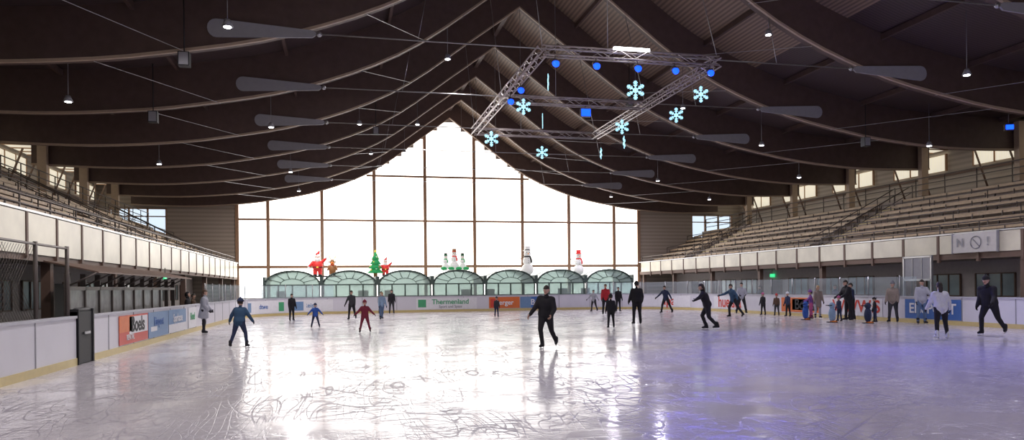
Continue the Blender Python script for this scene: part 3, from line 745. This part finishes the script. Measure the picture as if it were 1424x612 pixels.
    for wr,fa,sd in aw:
        g.cap(wr-fa*.02,wr+fa*.015,.038*bulk,.036*bulk,1); hand(g,wr+fa*.01,fa,Vector((-sd,.2,0)),4)
    if skates:
        for an,fd,dn in feet:
            lat=fd.cross(dn).normalized()
            for (a0,a1,h0,h1,w) in((-.09,.19,.035,.06,.003),(-.075,-.045,-.005,.04,.012),(.07,.11,-.005,.04,.012)):
                v=[]
                for q in(-w,w):
                    for aa,hh in((a0,h0),(a1,h0),(a1-.015,h1),(a0+.015,h1)): v.append(an+dn*(.078+hh)+fd*aa+lat*q)
                g.add(v,[(0,1,2,3),(7,6,5,4),(0,4,5,1),(1,5,6,2),(2,6,7,3),(3,7,4,0)],5)
        ground=min((an+dn*.138+fd*a).z for an,fd,dn in feet for a in(-.075,.175))
    else: ground=min((an+dn*.09+fd*a).z for an,fd,dn in feet for a in(-.05,.14))
    # head
    hs=1.24 if child else 1.04
    hl=T*.45+Vector((0,0,1))*.55; hl.normalize(); hc=P+T*.60+hl*(.085*hs); hy=math.radians(headyaw)
    fwd=Vector((math.sin(hy),math.cos(hy),-.08)); fwd=(fwd-hl*fwd.dot(hl)).normalized(); rt=fwd.cross(hl)
    R=Matrix((rt,fwd,hl)).transposed()
    def fn(p):
        a,b_,c=p
        if c<0: a*=1+.28*c; b_=b_*(1+.12*c)+.10*(-c)
        if b_>.6 : b_=.6+(b_-.6)*.75
        return (a,b_,c)
    g.ell(hc,(.076*hs,.096*hs,.118*hs),6,R,18,14,fn)
    def hp(a,b_,c): return hc+R@(Vector((a,b_,c))*hs)
    g.cap(hp(0,.082,.012),hp(0,.103,-.022),.010*hs,.015*hs,6,8)
    for q in(-1,1):
        g.ell(hp(q*.030,.080,.012),(.014*hs,.008*hs,.008*hs),7,R,8,6); g.ell(hp(q*.030,.0865,.012),(.006*hs,.004*hs,.006*hs),8,R,8,6)
        g.cap(hp(q*.018,.086,.031),hp(q*.044,.078,.031),.004*hs,.003*hs,9,6)
        g.ell(hp(q*.078,-.005,-.005),(.010*hs,.02*hs,.03*hs),6,R,8,6)
    g.ell(hp(0,.088,-.052),(.023*hs,.008*hs,.007*hs),10,R,10,6)
    g.ell(hp(0,.065,-.09),(.03*hs,.028*hs,.022*hs),6,R,8,6)
    ck=lambda a,b_,c:(c>.28 or (b_<.1 and c>-.45))
    if hd in('hair','beanie','cap'): g.ell(hp(0,-.006,.006),(.085*hs,.107*hs,.126*hs),9,R,18,14,None,ck)
    if long:
        g.ell(hp(0,-.085,-.09),(.072,.04,.14),9,R,12,8)
    if hd=='beanie':
        g.ell(hp(0,-.004,.022),(.092*hs,.112*hs,.128*hs),11,R,18,12,None,lambda a,b_,c:c>.12)
        for i in range(16):
            a=2*math.pi*i/16;c2=2*math.pi*(i+1)/16; g.cap(hp(.089*math.cos(a),.108*math.sin(a)-.004,.042),hp(.089*math.cos(c2),.108*math.sin(c2)-.004,.042),.014*hs,mi=11,n=6)
        g.ell(hp(0,-.01,.155),(.025,.025,.022),11,R,8,6)
    if hd=='helmet':
        g.ell(hp(0,-.006,.02),(.098*hs,.12*hs,.125*hs),11,R,18,12,None,lambda a,b_,c:c>.05 or(b_<-.2 and c>-.35))
    if hd=='hood':
        g.ell(hp(0,-.02,.0),(.100*hs,.122*hs,.140*hs),1,R,18,14,None,lambda a,b_,c:not(b_>.42 and c<.62)); g.cap(hp(-.06,-.03,-.115),hp(.06,-.03,-.115),.06,mi=1)
    # jacket collar
    for i in range(12):
        a=2*math.pi*i/12;c2=2*math.pi*(i+1)/12; q=P+T*.50
        g.cap(q+LX*(.072*math.cos(a))+FW*(.072*math.sin(a)),q+LX*(.072*math.cos(c2))+FW*(.072*math.sin(c2)),.024,mi=1,n=6)
    if bag:
        g.ell(P+T*.27-FW*.17*bulk,(.13,.08,.2),12,Matrix((LX,FW,T)).transposed(),14,10)
    sc=h/1.765
    obj=g.obj(name,[P_skin,C[top],C[bot],C[boot],C['black'] if glove else P_skin,P_blade,P_skin,P_eye,P_pup,H[hair],P_mouth,C[hatc],C[bag or 'black']])
    obj.scale=(sc,)*3; obj.rotation_euler=(0,0,-math.radians(face)); obj.location=(x,y,z0-ground*sc+.002); return obj
STAND=((4,4),(0,3),(-2,5),(-5,3)); WIDE=((6,14),(-6,12),(-4,14),(-14,12)); STR=((30,5),(-12,4),(-22,8),(-50,6)); WALK=((16,4),(2,3),(-14,5),(-26,4))
OUT=((10,42),(25,40),(10,42),(25,40))
SK='ice_skater'
person('standing_woman',-5.25,30.9,1.70,95,'lgrey','black','black',arms=((8,10),(40,-5),(8,10),(40,-5)),coat=True,bulk=1.15,hair='brown',long=True,headyaw=-10)
person('child_skater',-2.95,23.1,1.42,20,'mblue','navy','black',lean=10,legs=((14,14),(-4,8),(-8,12),(-24,8)),arms=((14,32),(35,16),(4,38),(20,28)),hd='beanie',hatc='navy',bulk=1.22,child=True)
person(SK,-2.63,41.6,1.45,150,'black','black',legs=STAND)
person('child_skater',-1.14,34.0,1.05,180,'blue','navy','black',legs=WIDE,arms=OUT,hd='helmet',hatc='navy',bulk=1.15,child=True)
person(SK,.55,41.8,1.6,200,'dgrey','black',legs=WALK,arms=((5,25),(15,20),(5,10),(15,5)))
person('child_skater',.88,29.3,1.22,185,'maroon','maroon','black',legs=WIDE,arms=((12,40),(20,46),(12,40),(20,46)),hd='beanie',hatc='maroon',bulk=1.15,child=True)
person(SK,2.13,41.1,1.5,160,'lblue','jeans',legs=WALK,lean=12,hair='blond')
person(SK,3.3,50.5,1.6,180,'black','dgrey'); person(SK,2.6,50.6,1.5,170,'grey','black')
person('child_skater',8.7,41.7,1.12,180,'dgrey','navy',child=True,hd='beanie',hatc='dgrey')
# central skater
person(SK,5.5,19.7,1.76,212,'black','black','black',lean=14,side=-6,legs=((22,3),(-10,-4),(-4,8),(-40,8)),arms=((2,30),(16,34),(4,14),(48,-8)),hd='hair',headyaw=8,bulk=1.22,glove=False)
person('child_skater',10.6,28.2,1.32,10,'black','black',child=True,bulk=1.1,hd='beanie',hatc='black')
person(SK,15.3,41.6,1.8,190,'red','black',hair='brown'); person(SK,18.0,46.5,1.62,180,'black','black')
person(SK,16.6,47.4,1.45,230,'lgrey','dgrey',legs=WALK,arms=OUT)
person(SK,12.64,30.4,1.86,5,'black','black','black',legs=((4,5),(0,4),(-2,6),(-6,4)),arms=((6,18),(34,6),(6,18),(34,6)),bulk=1.25,hd='beanie',hatc='black')
person(SK,19.5,42.3,1.72,240,'navy','black',legs=((12,18),(-4,12),(-10,18),(-20,14)),arms=((20,40),(30,40),(-20,30),(0,30)),lean=14)
person(SK,13.6,25.8,1.84,300,'black','black','black',lean=20,legs=((30,6),(-20,4),(-6,8),(-44,6)),arms=((-20,56),(-10,62),(40,50),(60,55)),hd='hair',bulk=1.2,long=True)
person(SK,20.0,35.1,1.78,265,'mblue','black','black',lean=16,legs=((24,10),(-8,6),(-20,12),(-34,10)),arms=((50,40),(70,30),(-20,35),(10,30)),hair='dark',bulk=1.1)
person(SK,22.9,39.3,1.82,200,'lgrey','black',legs=WIDE,arms=((10,20),(70,-20),(10,20),(70,-20)))
person('child_skater',22.9,37.0,1.2,250,'black','black',child=True,hd='beanie',hatc='pink'); person('child_skater',23.1,36.0,1.15,230,'brown','dgrey',child=True,hd='beanie',hatc='red'); person('child_skater',23.0,34.8,1.25,260,'navy','black',child=True,hd='helmet',hatc='white')
person('child_skater',22.2,31.7,1.35,300,'purple','pink',child=True,hd='beanie',hatc='purple',arms=((40,10),(70,0),(40,10),(70,0)))
person(SK,23.0,32.3,1.6,190,'beige','lgrey',hair='blond',long=True,coat=True)
person(SK,22.6,29.5,1.84,275,'black','black',bulk=1.25,lean=12,arms=((30,8),(60,0),(30,8),(60,0))); person('child_skater',21.9,29.2,1.1,275,'navy','navy',child=True,hd='beanie',hatc='pink')
person(SK,23.3,30.2,1.7,280,'navy','black',bulk=1.1)
person('child_skater',22.7,27.9,1.05,300,'black','navy',child=True,hd='helmet',hatc='black')
person(SK,23.2,27.4,1.74,240,'beige','dgrey',hair='brown',bulk=1.15,hd='beanie',hatc='grey')
person(SK,23.3,25.9,1.80,200,'lgrey','jeans',bulk=1.15,hair='dark',arms=((4,14),(20,5),(30,20),(80,-10)))
person(SK,17.6,18.8,1.70,20,'white','black','white',lean=10,legs=((10,8),(-6,6),(-6,8),(-18,6)),arms=((4,24),(24,14),(10,20),(34,14)),hd='hair',hair='dark',bulk=1.18,long=True)
person(SK,20.2,19.6,1.96,250,'black','black','black',lean=20,legs=((26,8),(-14,6),(-10,12),(-40,10)),arms=((-20,14),(20,8),(22,14),(50,6)),hd='beanie',hatc='black',bulk=1.22)
person('standing_person',-6.6,34.8,1.68,90,'black','black',z0=-.03,skates=False,hd='hood'); person('standing_person',-6.7,36.6,1.6,90,'brown','black',z0=-.03,skates=False)
person('standing_person',25.2,41,1.7,270,'dgrey','black',z0=-.03,skates=False); person('standing_person',25.3,34,1.7,270,'navy','black',z0=-.03,skates=False)
# penguin skating aids
def penguin(x,y,face,c,s=.85):
    e=MB(); e.ell((0,0,.42),(.2,.18,.38),0,nu=16,nv=12); e.ell((0,.07,.4),(.15,.14,.31),1,nu=16,nv=12); e.ell((0,0,.88),(.16,.15,.17),0,nu=16,nv=12); e.ell((0,.06,.87),(.11,.11,.11),1)
    e.rod((0,.15,.87),(0,.26,.85),.035,.005,2); 
    for q in(-1,1):
        e.ell((q*.05,.15,.92),(.02,.015,.025),3); e.ell((q*.1,.08,.05),(.09,.16,.045),2); e.cap((q*.18,0,.6),(q*.27,.02,.32),.04,.03,0); e.cap((q*.14,-.05,.9),(q*.2,-.25,.88),.02,mi=3)
        e.box((q*.12,0,.015),(.02,.5,.03),3)
    o=e.obj('penguin_skating_aid',[c,C['white'],C['orange'],C['black']],None,(x,y,.002),-math.radians(face)); o.scale=(s,s,s)
penguin(21.7,31.4,120,C['blue']); penguin(21.3,28.9,110,C['lblue']); penguin(22.1,27.6,110,C['navy'])
# exit signs
for x,y in((-7.9,36.5),(29.25,46)):
    e=MB(); sgn=1 if x<0 else -1; e.box((x+sgn*.05,y,2.35),(.06,.5,.22),0); e.rod((x+sgn*.05,y,2.4),(x+sgn*.05,y,2.76),.02,mi=1); o=e.obj('exit_sign',[mat('exit_green',(.02,.4,.12),.4,emit=1.2,ecol=(.05,.8,.3)),M_dsteel])
# ------------------------------------------------------------ world & camera
w=bpy.data.worlds.new('World'); scene.world=w; w.use_nodes=True; bg=w.node_tree.nodes['Background']; bg.inputs[0].default_value=(.8,.85,1,1); bg.inputs[1].default_value=1.0
cam=bpy.data.cameras.new('camera'); co=bpy.data.objects.new('camera',cam); COL.objects.link(co)
cam.sensor_width=36; cam.lens=1028/1424*36; cam.shift_y=(400-306)/1424; cam.clip_end=300; cam.clip_start=.05
co.matrix_world=Matrix.Translation((0,0,1.7))@Matrix.Rotation(math.radians(-13),4,'Z')@Matrix.Rotation(math.radians(90),4,'X')@Matrix.Rotation(math.radians(-.6),4,'Z')
scene.camera=co
print('objects',len(bpy.data.objects))
